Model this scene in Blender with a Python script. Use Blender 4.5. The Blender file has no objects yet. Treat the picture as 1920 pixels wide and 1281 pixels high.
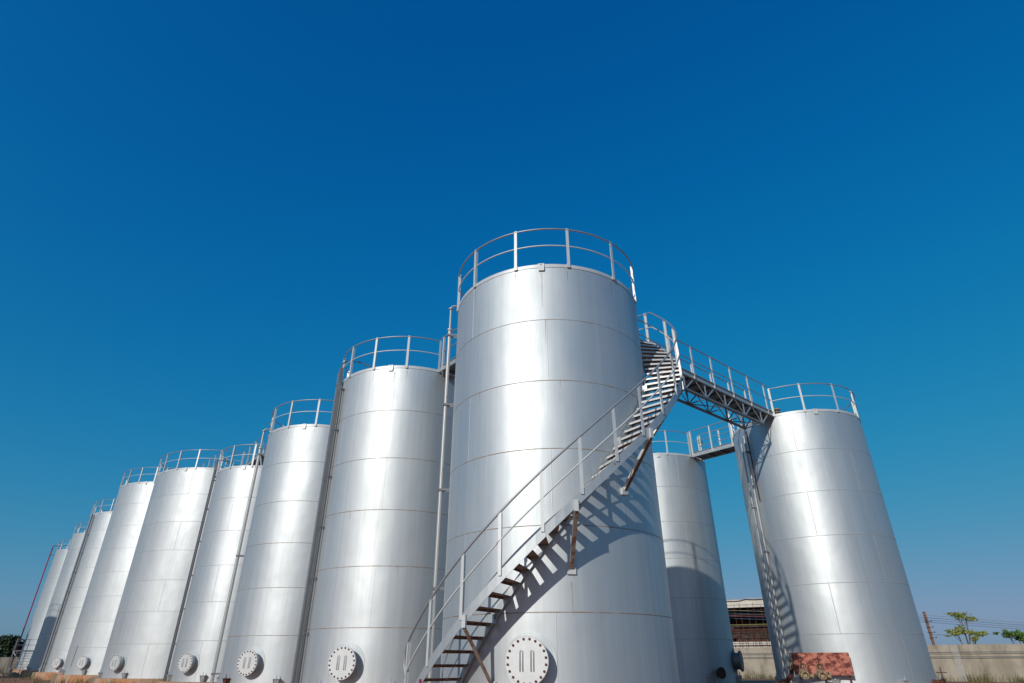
import bpy, math, random
from mathutils import Vector, Matrix
R_ = math.radians
random.seed(7)
scene = bpy.context.scene
col = scene.collection

# ------------------------------------------------------------------ camera
CAMH = 0.738                       # above the tank bases (z = 0); the ground lies at GZ
GZ = -0.5
cd = bpy.data.cameras.new('camera'); cam = bpy.data.objects.new('camera', cd); col.objects.link(cam)
cd.sensor_width = 36; cd.lens = 36 * 1110.9 / 1920; cd.clip_start = .05; cd.clip_end = 6000
cam.location = (0, 0, CAMH); cam.rotation_euler = (R_(90 + 28.35), 0, 0)
scene.camera = cam

# ------------------------------------------------------------------ sky and sun
SUN_AZ = 30.6                      # light travels towards (sin, cos) of this
SUN_EL = 23.3
w = bpy.data.worlds.new('World'); scene.world = w; w.use_nodes = True
nt = w.node_tree; bg = nt.nodes['Background']
sky = nt.nodes.new('ShaderNodeTexSky'); sky.sky_type = 'NISHITA'; sky.sun_disc = False
sky.sun_elevation = R_(SUN_EL); sky.sun_rotation = R_(180 + SUN_AZ)
sky.altitude = 0; sky.air_density = 1.0; sky.dust_density = 1.2; sky.ozone_density = 4.0
hs = nt.nodes.new('ShaderNodeHueSaturation'); hs.inputs['Saturation'].default_value = 1.32; hs.inputs['Value'].default_value = .075
nt.links.new(sky.outputs[0], hs.inputs['Color'])
# colour response of the sky: deep polarised blue above, soft grey blue at the horizon
sp_ = nt.nodes.new('ShaderNodeSeparateColor'); cb_ = nt.nodes.new('ShaderNodeCombineColor'); nt.links.new(hs.outputs[0], sp_.inputs[0])
for i, (g_, k_, c_) in enumerate(((1.3, 1.60, 3.0), (1.3, 6.5, 18.2), (1.6, 17.2, 34.0))):
    pw = nt.nodes.new('ShaderNodeMath'); pw.operation = 'POWER'; pw.inputs[1].default_value = g_; nt.links.new(sp_.outputs[i], pw.inputs[0])
    dn = nt.nodes.new('ShaderNodeMath'); dn.operation = 'MULTIPLY_ADD'; dn.inputs[1].default_value = c_; dn.inputs[2].default_value = 1.0; nt.links.new(pw.outputs[0], dn.inputs[0])
    ml = nt.nodes.new('ShaderNodeMath'); ml.operation = 'MULTIPLY'; ml.inputs[1].default_value = k_ / .10; nt.links.new(pw.outputs[0], ml.inputs[0])
    dv = nt.nodes.new('ShaderNodeMath'); dv.operation = 'DIVIDE'; nt.links.new(ml.outputs[0], dv.inputs[0]); nt.links.new(dn.outputs[0], dv.inputs[1])
    nt.links.new(dv.outputs[0], cb_.inputs[i])
nt.links.new(cb_.outputs[0], bg.inputs['Color']); bg.inputs['Strength'].default_value = .10
sd = bpy.data.lights.new('sun', 'SUN'); sun = bpy.data.objects.new('sun', sd); col.objects.link(sun)
sd.energy = 2.55; sd.angle = R_(.53); sd.color = (1.0, .98, .93)
sun.location = (-30, -60, 50)
dirv = Vector((math.sin(R_(SUN_AZ)) * math.cos(R_(SUN_EL)), math.cos(R_(SUN_AZ)) * math.cos(R_(SUN_EL)), -math.sin(R_(SUN_EL))))
sun.rotation_euler = dirv.to_track_quat('-Z', 'Y').to_euler()
scene.view_settings.view_transform = 'Standard'; scene.view_settings.look = 'None'
scene.view_settings.exposure = 0.0; scene.view_settings.gamma = 1.0

# ------------------------------------------------------------------ materials
def newmat(name):
    m = bpy.data.materials.new(name); m.use_nodes = True
    return m, m.node_tree, m.node_tree.nodes['Principled BSDF']
def ramp(t, fac, stops):
    r = t.nodes.new('ShaderNodeValToRGB'); t.links.new(fac, r.inputs[0])
    e = r.color_ramp.elements
    while len(e) > 1: e.remove(e[-1])
    for i, (p, c) in enumerate(stops):
        el = e[0] if i == 0 else e.new(p)
        el.position = p; el.color = (*c, 1) if len(c) == 3 else c
    return r
def noise(t, scale=(1, 1, 1), sc=1.0, detail=4, rough=.55, coord='Object', off=(0, 0, 0)):
    tc = t.nodes.new('ShaderNodeTexCoord'); mp = t.nodes.new('ShaderNodeMapping')
    mp.inputs['Scale'].default_value = scale; mp.inputs['Location'].default_value = off
    n = t.nodes.new('ShaderNodeTexNoise'); n.inputs['Scale'].default_value = sc
    n.inputs['Detail'].default_value = detail; n.inputs['Roughness'].default_value = rough
    t.links.new(tc.outputs[coord], mp.inputs[0]); t.links.new(mp.outputs[0], n.inputs['Vector'])
    return n.outputs['Fac']
def mixc(t, fac, a, b, blend='MIX'):
    m = t.nodes.new('ShaderNodeMix'); m.data_type = 'RGBA'; m.blend_type = blend
    if isinstance(fac, (int, float)): m.inputs[0].default_value = fac
    else: t.links.new(fac, m.inputs[0])
    for s, v in ((6, a), (7, b)):
        if isinstance(v, tuple): m.inputs[s].default_value = (*v, 1)
        else: t.links.new(v, m.inputs[s])
    return m.outputs[2]
def maprange(t, v, a, b, c, d):
    m = t.nodes.new('ShaderNodeMapRange'); t.links.new(v, m.inputs[0])
    for i, x in enumerate((a, b, c, d)): m.inputs[i + 1].default_value = x
    return m.outputs[0]
def bump(t, p, h, strength, dist):
    b = t.nodes.new('ShaderNodeBump'); b.inputs['Strength'].default_value = strength; b.inputs['Distance'].default_value = dist
    t.links.new(h, b.inputs['Height']); t.links.new(b.outputs[0], p.inputs['Normal'])

def mat_tank(name, base, seedoff, rough=.56, metal=.72, dirt=1.3):
    m, t, p = newmat(name)
    streak = noise(t, (7, 7, .12), 1.0, 6, .65, off=(seedoff, 0, 0))
    cloud = noise(t, (.7, .7, .35), 1.0, 5, .6, off=(0, seedoff, 3))
    fine = noise(t, (40, 40, 1.2), 1.0, 3, .6, off=(seedoff, 2, 0))
    c = mixc(t, ramp(t, streak, [(.35, (0, 0, 0)), (.75, (1, 1, 1))]).outputs[0], base, tuple(x * .84 for x in base))
    c = mixc(t, maprange(t, cloud, .35, .7, 0, .5), c, tuple(x * y for x, y in zip(base, (.88, .87, .86))))
    # sparse brownish run-off marks
    ru = noise(t, (9, 9, .16), 1.0, 4, .7, off=(3, seedoff * 2, 1))
    c = mixc(t, maprange(t, ru, .66, .76, 0, .30 * dirt), c, (.40, .30, .20))
    tc = t.nodes.new('ShaderNodeTexCoord'); sx = t.nodes.new('ShaderNodeSeparateXYZ'); t.links.new(tc.outputs['Object'], sx.inputs[0])
    dvv = t.nodes.new('ShaderNodeMath'); dvv.operation = 'DIVIDE'; dvv.inputs[1].default_value = 1.5; t.links.new(sx.outputs[2], dvv.inputs[0])
    fl = t.nodes.new('ShaderNodeMath'); fl.operation = 'FLOOR'; t.links.new(dvv.outputs[0], fl.inputs[0])
    oi = t.nodes.new('ShaderNodeObjectInfo'); ad0 = t.nodes.new('ShaderNodeMath'); ad0.operation = 'MULTIPLY_ADD'; ad0.inputs[1].default_value = 7.31
    t.links.new(oi.outputs['Random'], ad0.inputs[2]); t.links.new(fl.outputs[0], ad0.inputs[0])
    wn = t.nodes.new('ShaderNodeTexWhiteNoise'); wn.noise_dimensions = '1D'; t.links.new(ad0.outputs[0], wn.inputs['W'])
    c = mixc(t, maprange(t, wn.outputs[0], 0, 1, 0, .13), c, (.45, .46, .47))
    t.links.new(c, p.inputs['Base Color'])
    p.inputs['Metallic'].default_value = metal
    r1 = maprange(t, cloud, .3, .7, rough - .05, rough + .06)
    ad = t.nodes.new('ShaderNodeMath'); ad.operation = 'ADD'
    t.links.new(r1, ad.inputs[0]); t.links.new(maprange(t, fine, .3, .7, -.025, .025), ad.inputs[1])
    t.links.new(ad.outputs[0], p.inputs['Roughness'])
    dent = noise(t, (.9, .9, .8), 1.0, 2, .5, off=(seedoff, 5, 0))
    bump(t, p, dent, .34, .06)
    return m
def mat_seam(name, amount):
    m, t, p = newmat(name)
    n = noise(t, (3, 3, 3), 1.0, 6, .75)
    c = mixc(t, maprange(t, n, amount, amount + .14, 0, .9), (.42, .42, .40), (.34, .20, .09))
    t.links.new(c, p.inputs['Base Color']); p.inputs['Metallic'].default_value = .35; p.inputs['Roughness'].default_value = .6
    return m
def mat_paint(name, base, rough=.5, metal=.3, rust=.0, rustcol=(.16, .065, .03), sc=5):
    m, t, p = newmat(name)
    n = noise(t, (1, 1, 1), sc, 6, .7)
    c = mixc(t, maprange(t, n, .35, .65, 0, .5), base, tuple(x * .8 for x in base))
    if rust: c = mixc(t, maprange(t, n, .72 - rust, .78 - rust, 0, .85), c, rustcol)
    t.links.new(c, p.inputs['Base Color']); p.inputs['Metallic'].default_value = metal; p.inputs['Roughness'].default_value = rough
    return m
def mat_two(name, a, b, sc=3, rough=.8, lo=.4, hi=.6, scale=(1, 1, 1), bumpd=0.0, third=None, detail=6):
    m, t, p = newmat(name)
    n = noise(t, scale, sc, detail, .65)
    c = mixc(t, maprange(t, n, lo, hi, 0, 1), a, b)
    if third:
        n2 = noise(t, scale, sc * .3, 5, .6, off=(11, 4, 7))
        c = mixc(t, maprange(t, n2, .55, .68, 0, .9), c, third)
    t.links.new(c, p.inputs['Base Color']); p.inputs['Roughness'].default_value = rough
    if bumpd: bump(t, p, n, .6, bumpd)
    return m

ALU = (.64, .675, .67)
TANKM = [mat_tank('aluminium_paint_a', ALU, 0.0), mat_tank('aluminium_paint_b', (.65, .68, .67), 7.3),
         mat_tank('aluminium_paint_c', (.64, .675, .67), 15.1, rough=.54)]
SEAM = mat_seam('weld_seam', .42); SEAMC = mat_seam('weld_seam_clean', .60); SEAMV = mat_paint('painted_weld', (.50, .52, .52), .58, .65, .02)
RAIL = mat_paint('galvanised_rail', (.40, .41, .41), .45, .5, .03)
POST = mat_paint('pale_painted_angle', (.68, .69, .66), .5, .25, .10, (.25, .13, .07))
STEELG = mat_paint('grey_painted_steel', (.50, .53, .53), .45, .45, .05)
TREADM = mat_paint('tread_primer', (.27, .17, .12), .7, .1, .2, (.12, .05, .03))
DARKST = mat_paint('dark_steel_and_shade', (.22, .23, .24), .5, .4, .12)  # also colours the wire shadow lines and the shade on two manholes
BRACE = mat_paint('rusting_brace', (.33, .27, .22), .6, .25, .25, (.20, .09, .05))
COVERM = mat_paint('cover_plate_paint', (.68, .69, .665), .5, .3, .04)
BOLTM = mat_paint('rusty_bolt', (.13, .04, .025), .8, .0)
RUSTM = mat_two('rust_red_plate', (.56, .20, .13), (.15, .028, .02), 6.5, .8, .43, .58, (1, 1, 1.4), detail=9)
RUSTD = mat_two('dark_rust', (.13, .045, .025), (.05, .02, .015), 8, .85)
PIPED = mat_paint('dark_conduit', (.12, .13, .145), .45, .5, .06)
PIPEL = mat_paint('pale_pipe', (.44, .44, .42), .45, .35, .08)
TRAYM = mat_paint('tray_and_shaded_stair_steel', (.28, .28, .275), .5, .5, .05)
REDP = mat_paint('magenta_red_pipe_paint', (.30, .015, .06), .4, .0, .03)
VALVEY = mat_two('valve_cream_paint', (.46, .42, .30), (.22, .12, .04), 16, .65, .38, .55)
CONC = mat_two('plinth_concrete', (.48, .31, .20), (.50, .20, .07), 1.6, .9, .42, .62, (1, 1, .5), third=(.20, .17, .11))
WALLM = mat_two('wall_render', (.43, .37, .28), (.24, .20, .145), 1.5, .9, .42, .70, (1, 1, .45), .004, third=(.30, .26, .18))
WALLP = mat_two('wall_pilaster', (.43, .40, .34), (.33, .30, .25), 1.3, .9, .4, .7)
PALEW = mat_two('pale_sheet_wall', (.74, .68, .58), (.60, .55, .47), .8, .85)
DARKI = mat_two('painted_interior_shade', (.035, .028, .025), (.08, .05, .04), 1.5, .9)
SCAFR = mat_two('scaffold_rust', (.17, .055, .03), (.10, .04, .025), 6, .8)
GREENB = mat_paint('yellow_green_tube', (.30, .34, .05), .6, 0)
PILEM = mat_two('stored_goods', (.14, .04, .03), (.22, .16, .14), 3.5, .8)
POLEM = mat_two('pole_rust', (.30, .15, .09), (.20, .10, .06), 4, .85)
BARKM = mat_two('bark', (.10, .075, .055), (.17, .13, .10), 7, .9)
ROCKM = mat_two('rubble', (.36, .27, .18), (.20, .13, .09), 5, .9, bumpd=.02)
def mat_leaf(name, a, b):
    m, t, p = newmat(name)
    n = noise(t, (1, 1, 1), 3.0, 2)
    t.links.new(mixc(t, maprange(t, n, .4, .6, 0, 1), a, b), p.inputs['Base Color'])
    p.inputs['Roughness'].default_value = .6
    return m
LEAF1 = mat_leaf('leaves_yellow_green', (.36, .34, .06), (.14, .21, .04))
LEAF2 = mat_leaf('leaves_green', (.15, .27, .04), (.09, .17, .03))
LEAF3 = mat_leaf('leaves_dark', (.03, .05, .018), (.045, .07, .02))
GRASSM = mat_leaf('dry_grass', (.22, .17, .06), (.11, .12, .03))
# ground: red laterite soil with grassy patches
GROUND, t, p = newmat('laterite_soil')
n1 = noise(t, (1, 1, 1), .25, 8, .65); n2 = noise(t, (1, 1, 1), 2.2, 6, .7, off=(9, 3, 0)); n3 = noise(t, (1, 1, 1), .012, 4, .5, off=(4, 8, 0))
c = mixc(t, maprange(t, n2, .35, .65, 0, 1), (.36, .15, .08), (.22, .09, .05))
c = mixc(t, maprange(t, n1, .52, .62, 0, .8), c, (.12, .11, .04))
c = mixc(t, maprange(t, n3, .48, .62, 0, .8), c, (.13, .12, .065))
t.links.new(c, p.inputs['Base Color']); p.inputs['Roughness'].default_value = .95
bump(t, p, n2, .6, .05)

# ------------------------------------------------------------------ mesh builder
class MB:
    def __init__(s): s.v = []; s.f = []; s.m = []; s.sm = []
    def add(s, vs, fs, mi=0, smooth=False):
        o = len(s.v); s.v += [tuple(x) for x in vs]; s.f += [tuple(i + o for i in f) for f in fs]
        s.m += [mi] * len(fs); s.sm += [smooth] * len(fs); return s
    def box(s, c, d, ax=None, mi=0):
        c = Vector(c); ax = ax or (Vector((1, 0, 0)), Vector((0, 1, 0)), Vector((0, 0, 1)))
        vs = [c + ax[0] * (d[0] / 2 * i) + ax[1] * (d[1] / 2 * j) + ax[2] * (d[2] / 2 * k) for i in (-1, 1) for j in (-1, 1) for k in (-1, 1)]
        return s.add(vs, [(0, 1, 3, 2), (4, 6, 7, 5), (0, 4, 5, 1), (2, 3, 7, 6), (0, 2, 6, 4), (1, 5, 7, 3)], mi)
    def bar(s, a, b, wd, ht, up=(0, 0, 1), mi=0):
        a = Vector(a); b = Vector(b); z = (b - a); L = z.length; z.normalize(); up = Vector(up)
        x = z.cross(up)
        if x.length < 1e-4: x = z.cross(Vector((1, 0, 0)))
        x.normalize(); y = x.cross(z)
        return s.box((a + b) / 2, (wd, ht, L), (x, y, z), mi)
    def angle(s, a, b, wd, th, n, mi=0, mi2=None):           # L section: flange faces n, web behind it
        a = Vector(a); b = Vector(b); z = (b - a).normalized(); n = Vector(n); n = (n - z * n.dot(z)).normalized(); x = z.cross(n)
        L = (b - a).length; mid = (a + b) / 2
        s.box(mid, (wd, th, L), (x, n, z), mi)
        s.box(mid + x * (wd / 2 - th / 2) - n * (wd / 2), (th, wd - th - .001, L), (x, n, z), mi if mi2 is None else mi2); return s
    def tube(s, path, r, n=8, mi=0, closed=False, caps=True):
        P = [Vector(q) for q in path]; N = len(P); rr = r if isinstance(r, (list, tuple)) else [r] * N
        vs = []; px = None
        for i in range(N):
            if closed: d = P[(i + 1) % N] - P[i - 1]
            else: d = P[min(i + 1, N - 1)] - P[max(i - 1, 0)]
            d.normalize()
            if px is None:
                px = d.cross(Vector((0, 0, 1)))
                if px.length < 1e-3: px = d.cross(Vector((1, 0, 0)))
            px = px - d * px.dot(d); px.normalize(); py = d.cross(px)
            vs += [P[i] + px * (math.cos(2 * math.pi * k / n) * rr[i]) + py * (math.sin(2 * math.pi * k / n) * rr[i]) for k in range(n)]
        fs = []
        for i in range(N if closed else N - 1):
            j = (i + 1) % N
            fs += [(i * n + k, i * n + (k + 1) % n, j * n + (k + 1) % n, j * n + k) for k in range(n)]
        s.add(vs, fs, mi, True)
        if caps and not closed: s.add(vs[:n], [tuple(reversed(range(n)))], mi); s.add(vs[-n:], [tuple(range(n))], mi)
        return s
    def lathe(s, prof, n=48, c=(0, 0, 0), ax=None, mi=0, smooth=True, a0=0, a1=360):
        c = Vector(c); ax = ax or (Vector((1, 0, 0)), Vector((0, 1, 0)), Vector((0, 0, 1)))
        full = abs(a1 - a0) >= 359.9; cnt = n if full else n + 1
        for (r0, z0), (r1, z1) in zip(prof[:-1], prof[1:]):   # each band gets its own vertices: crisp profile edges
            vs = []
            for r, z in ((r0, z0), (r1, z1)):
                for k in range(cnt):
                    a = R_(a0 + (a1 - a0) * k / n)
                    vs.append(c + ax[0] * (r * math.sin(a)) - ax[1] * (r * math.cos(a)) + ax[2] * z)
            fs = [(k, (k + 1) % cnt, cnt + (k + 1) % cnt, cnt + k) for k in range(n)]
            s.add(vs, fs, mi, smooth)
        return s
    def mesh(s, name, mats):
        me = bpy.data.meshes.new(name); me.from_pydata(s.v, [], s.f)
        for m in (mats if isinstance(mats, (list, tuple)) else [mats]): me.materials.append(m)
        me.polygons.foreach_set('material_index', s.m); me.polygons.foreach_set('use_smooth', s.sm); me.update()
        return me
def link(name, me, parent=None, loc=(0, 0, 0), rz=0, label=None, rot=None):
    o = bpy.data.objects.new(name, me); col.objects.link(o); o.parent = parent; o.location = loc
    o.rotation_euler = rot if rot else (0, 0, rz)
    if label: o['label'] = label
    return o
def part(name, mb, mats, parent, loc=(0, 0, 0), rz=0, label=None): return link(name, mb.mesh(name, mats), parent, loc, rz, label)
def thing(name, label, cat, loc=(0, 0, 0), rz=0, group=None):
    o = link(name, None, None, loc, rz, label); o.empty_display_size = .3; o['category'] = cat
    if group: o['group'] = group
    return o
def tag(o, label, cat, group=None):
    o['label'] = label; o['category'] = cat
    if group: o['group'] = group
    return o
def struct(name, mb, mats):
    o = link(name, mb.mesh(name, mats)); o['kind'] = 'structure'; return o
def rad(a, r, z=0): return Vector((math.sin(R_(a)) * r, -math.cos(R_(a)) * r, z))   # a = angle from -Y towards +X

# ------------------------------------------------------------------ ground
mb = MB(); mb.add([(-3000, -3000, GZ), (3000, -3000, GZ), (3000, 3000, GZ), (-3000, 3000, GZ)], [(0, 1, 2, 3)]); struct('ground', mb, GROUND)

# ------------------------------------------------------------------ tanks
RS, RB = 2.395, 4.037
CACHE = {}
def cached(key, fn):
    if key not in CACHE: CACHE[key] = fn()
    return CACHE[key]
def post_mesh():      # rail post, standing at the shell, outward = -Y
    m = MB(); m.box((0, -.012, .50), (.07, .010, 1.16)); m.box((.030, .022, .50), (.010, .056, 1.16))
    m.box((0, .0, -.02), (.09, .012, .10)); return m.mesh('railing_post', POST)
def lug_mesh():
    m = MB()
    # plate with a round hole near its top
    W, H, T = .075, .20, .012
    n = 16; ring = [(math.cos(2 * math.pi * k / n) * .018, math.sin(2 * math.pi * k / n) * .018 + .045) for k in range(n)]
    out = []
    for k in range(n):
        a = 2 * math.pi * k / n; cx, cz = math.cos(a), math.sin(a)
        sx = W / max(abs(cx), 1e-6); zt = (.08 - .045) if cz > 0 else (H - .08 + .045 - .0)
        sz = zt / max(abs(cz), 1e-6); q = min(sx, sz); out.append((cx * q, cz * q + .045))
    for y in (-T, 0):
        vs = [(x, y, z) for x, z in ring] + [(x, y, z) for x, z in out]
        m.add(vs, [(k, (k + 1) % n, n + (k + 1) % n, n + k) for k in range(n)])
    m.add([(x, y, z) for y in (-T, 0) for x, z in out], [(k, (k + 1) % n, n + (k + 1) % n, n + k) for k in range(n)])
    m.add([(x, y, z) for y in (-T, 0) for x, z in ring], [(k, (k + 1) % n, n + (k + 1) % n, n + k) for k in range(n)])
    return m.mesh('lifting_lug', POST)
YAX = (Vector((1, 0, 0)), Vector((0, 0, 1)), Vector((0, -1, 0)))     # lathe axis pointing outwards (-Y)
def manhole_meshes(R, dark=False):  # dark: shade painted into neck and cover by a darker material
    neck = MB(); neck.lathe([(.30, -.12), (.30, .215)], 40, (0, 0, 0), YAX); neck.lathe([(.30, .205), (.372, .205), (.372, .228), (.30, .228)], 40, (0, 0, 0), YAX)
    n = 48; vs = []                                                   # reinforcing pad curved to the shell
    for r in (.0, .46, .46):
        for k in range(n):
            a = 2 * math.pi * k / n; x = r * math.cos(a); z = r * math.sin(a)
            off = .012 if len(vs) < 2 * n else -.02
            vs.append((x, R - math.sqrt((R + off) ** 2 - x * x), z))
    neck.add(vs, [(j * n + k, j * n + (k + 1) % n, (j + 1) * n + (k + 1) % n, (j + 1) * n + k) for j in (0, 1) for k in range(n)])
    cov = MB(); cov.lathe([(.373, .232), (.376, .238), (.376, .254), (.370, .260), (0.001, .260)], 48, (0, 0, 0), YAX)
    b = MB(); b.lathe([(.022, -.01), (.022, .012), (.0, .012)], 6, (0, 0, 0), YAX, smooth=False)
    h = MB(); h.tube([(0, 0, -.13), (0, -.035, -.13), (0, -.045, -.115), (0, -.045, .115), (0, -.035, .13), (0, 0, .13)], .011, 8)
    h.tube([(.05, 0, -.13), (.05, -.035, -.13), (.05, -.045, -.115), (.05, -.045, .115), (.05, -.035, .13), (.05, 0, .13)], .007, 6)
    hh = MB(); hh.tube([(-.024, .0, -.15), (-.024, -.022, -.15), (-.024, -.024, .15), (0, -.026, .174), (.024, -.024, .15), (.024, -.022, -.15), (.024, 0, -.15)], .0065, 8)
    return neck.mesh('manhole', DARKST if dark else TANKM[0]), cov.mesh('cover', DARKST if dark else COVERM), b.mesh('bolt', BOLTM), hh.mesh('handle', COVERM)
def chair_mesh(rusty):
    m = MB(); ax = None
    for sx in (-1, 1):
        m.add([(sx * .055, 0, -.02), (sx * .055, -.10, -.02), (sx * .085, -.17, .22), (sx * .085, 0, .22),
               (sx * .067, 0, -.02), (sx * .067, -.10, -.02), (sx * .097, -.17, .22), (sx * .097, 0, .22)],
              [(0, 1, 2, 3), (7, 6, 5, 4), (0, 4, 5, 1), (1, 5, 6, 2), (3, 2, 6, 7)])
    m.box((0, -.085, .229), (.23, .19, .016)); m.add([(-.055, -.09, -.02), (.055, -.09, -.02), (.085, -.15, .219), (-.085, -.15, .219)], [(0, 1, 2, 3)])
    m.tube([(0, -.12, -.05), (0, -.12, .36)], .012, 8); m.lathe([(.026, .238), (.026, .262), (0, .262)], 6, (0, -.12, 0))
    return m.mesh('anchor_chair', RUSTD if rusty else STEELG)
def clamp_mesh():
    m = MB(); m.box((0, .04, 0), (.26, .02, .045)); m.box((-.11, .12, 0), (.03, .16, .04)); m.box((.11, .12, 0), (.03, .16, .04)); return m.mesh('clamp', DARKST)

def make_tank(name, label, pos, R, courses, mat, post0, pstep, seamA, seamB, plates, manhole, gaps=(), lug=-6, extra_manholes=(), mhshade=False, chairs=0,
              rusty_chair=None, bolts=True, vent=None, detail=True, seam=None, group='silver storage tanks of the tank farm'):
    H = courses * 1.5
    T = thing('storage_tank', label, 'storage tank', (pos[0], pos[1], 0), 0, group)
    m = MB(); n = 128 if R < 3 else 160
    m.lathe([(R, -.01), (R, H)], n)
    for i in range(1, courses):                                       # horizontal weld beads
        z = i * 1.5; m.lathe([(R + .0002, z - .009), (R + .004, z - .004), (R + .004, z + .004), (R + .0002, z + .009)], n, mi=1)
    for i in range(courses):                                          # staggered vertical welds, one plate apart
        a0 = seamA if (courses - 1 - i) % 2 == 0 else seamB
        for k in range(plates):
            a = a0 + 360 * k / plates; z0, z1 = i * 1.5 + .013, i * 1.5 + 1.487
            vh = .0022 if (seam or R > 3) else .0012; t_ = rad(a + 90, 1); o_ = rad(a, 1)
            q = [o_ * (R - .0008) - t_ * .012, o_ * (R + vh) - t_ * .007, o_ * (R + vh) + t_ * .007, o_ * (R - .0008) + t_ * .012]
            vs = [x + Vector((0, 0, z)) for z in (z0, z1) for x in q]
            m.add(vs, [(0, 1, 5, 4), (1, 2, 6, 5), (2, 3, 7, 6), (0, 3, 2, 1), (4, 5, 6, 7)], 2 if seam else 0)
    part('shell', m, [mat, seam or SEAM, SEAMV], T)
    m = MB(); m.lathe([(R + .012, H - .075), (R + .014, H + .012), (R + .010, H + .018), (R - .06, H + .018)], n, mi=0)
    m.lathe([(R + .0005, H - .075), (R + .012, H - .075)], n)
    part('rim_band', m, COVERM, T)
    m = MB(); m.lathe([(R - .055, H + .012), (.15, H + .30), (.001, H + .30)], 64); part('roof', m, mat, T)
    m = MB(); k8 = 12
    m.lathe([(R + .45, GZ - .02), (R + .42, -.035), (R + .39, -.012), (.1, -.012)], k8, smooth=False)
    part('plinth', m, CONC, T)
    # railing with openings where walkways arrive
    rr = R + .035; span = []
    gs = sorted([((g - hw) % 360, (g + hw) % 360) for g, hw in gaps])
    def ingap(a):
        a %= 360
        return any((x <= a <= y) if x < y else (a >= x or a <= y) for x, y in gs)
    steps = 120 if R < 3 else 160
    runs = []; cur = []
    flags = [ingap(360 * k / steps) for k in range(steps)]
    if not any(flags): runs = [list(range(steps + 1))]
    else:
        st = flags.index(True)
        for j in range(st, st + steps + 1):
            if flags[j % steps]:
                if len(cur) > 1: runs.append(cur)
                cur = []
            else: cur.append(j)
        if len(cur) > 1: runs.append(cur)
    for nm, z, q, rad_ in (('top_rail', H + 1.045, .021, rr), ('mid_rail', H + .55, .017, rr - .012)):
        m = MB()
        for run in runs: m.tube([rad(360 * j / steps, rad_, z) for j in run], q, 8)
        part(nm, m, POST if nm == 'mid_rail' else RAIL, T)
    pm = cached('post', post_mesh); na = int(round(360 / pstep))
    for k in range(na):
        a = post0 + 360 * k / na
        if not ingap(a): link('railing_post', pm, T, rad(a, R + .030, H), R_(a))
    for g, hw in gaps:
        for s_ in (-1, 1): a = g + s_ * (hw + .5); link('railing_post', pm, T, rad(a, R + .030, H), R_(a))
    link('lifting_lug', cached('lug', lug_mesh), T, rad(lug, R + .030, H - .06), R_(lug))
    for q in (120, 240): link('lifting_lug', cached('lug', lug_mesh), T, rad(lug + q, R + .030, H - .06), R_(lug + q))
    nm_, cv_, bo_, ha_ = cached(('mh', R, mhshade), lambda: manhole_meshes(R, mhshade))
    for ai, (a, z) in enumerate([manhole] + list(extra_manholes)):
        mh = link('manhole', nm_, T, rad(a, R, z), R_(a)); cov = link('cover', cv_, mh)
        for k in range(20):
            q = 2 * math.pi * (k + .5) / 20; link('bolt', bo_, mh, (math.cos(q) * .335, -.262, math.sin(q) * .335))
        for sx in (-.095, .095): link('handle', ha_, mh, (sx, -.262, 0))
    cm = cached('chair', lambda: chair_mesh(False)); cr = cached('chairr', lambda: chair_mesh(True))
    nch = 8 if R < 3 else 12
    for k in range(nch):
        a = chairs + 360 * k / nch; ru = rusty_chair is not None and k == rusty_chair
        link('anchor_chair', cr if ru else cm, T, rad(a, R, 0), R_(a), 'rust-brown anchor chair' if ru else None)
    if vent:
        for a, r in vent:
            m = MB(); q = rad(a, r); zz = H + .02 + (R - r) * .12
            m.lathe([(.07, zz - .05), (.07, zz + .06), (.13, zz + .06), (.13, zz + .09), (.06, zz + .09), (.06, zz + .16), (.15, zz + .17), (.10, zz + .23), (.0, zz + .24)], 16, q)
            m.bar(q + Vector((-.24, 0, zz + .2)), q + Vector((-.05, 0, zz + .17)), .03, .03); part('roof_vent', m, VALVEY, T)
    return T

P = dict(T1=(.94, 13.88), T2=(-3.59, 19.34), T3=(-7.98, 24.64), T4=(-12.59, 30.26), T5=(-17.96, 37.35), T6=(-25.67, 45.98),
         T7=(-33.76, 55.48), T8=(-41.43, 64.83), T9=(-49.86, 74.73), T10=(11.54, 23.04), T11=(6.9, 28.32))
def bearing(a, b):
    dx, dy = P[b][0] - P[a][0], P[b][1] - P[a][1]; return math.degrees(math.atan2(dx, -dy))
def gap(a, b, R, hw=.36): return (bearing(a, b), math.degrees(math.asin(hw / R)))
A, B, C = TANKM
T = {}
T['T1'] = make_tank('t', 'nearest silver tank with the stairway wrapping round its front', P['T1'], RS, 6, A, -50.5, 29.5, -52, -4, 3, (-15.1, .74),
                    [gap('T1', 'T10', RS), gap('T1', 'T2', RS)], chairs=-31)
T['T2'] = make_tank('t', 'silver tank just left of the nearest tank, thick pipe bundle down its left side', P['T2'], RS, 6, B, -20, 26.5, -2, -46, 3, (-14.1, .70),
                    [gap('T2', 'T1', RS), gap('T2', 'T3', RS)], chairs=-31.4)
T['T3'] = make_tank('t', 'silver tank with small roof vent, second to the left of the nearest tank', P['T3'], RS, 6, A, -23, 27.3, -60, 20, 3, (-15.3, .69),
                    [gap('T3', 'T2', RS), gap('T3', 'T4', RS)], chairs=-37.6, rusty_chair=0, vent=[(24, 2.3)])
T['T4'] = make_tank('t', 'narrow silver tank squeezed in front of the first wide seven-course tank', P['T4'], RS, 6, C, -25, 27.3, -52, -10, 3, (-19.4, .68),
                    [gap('T4', 'T3', RS), gap('T4', 'T5', RS)], chairs=-45.6, seam=SEAMC)
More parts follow.
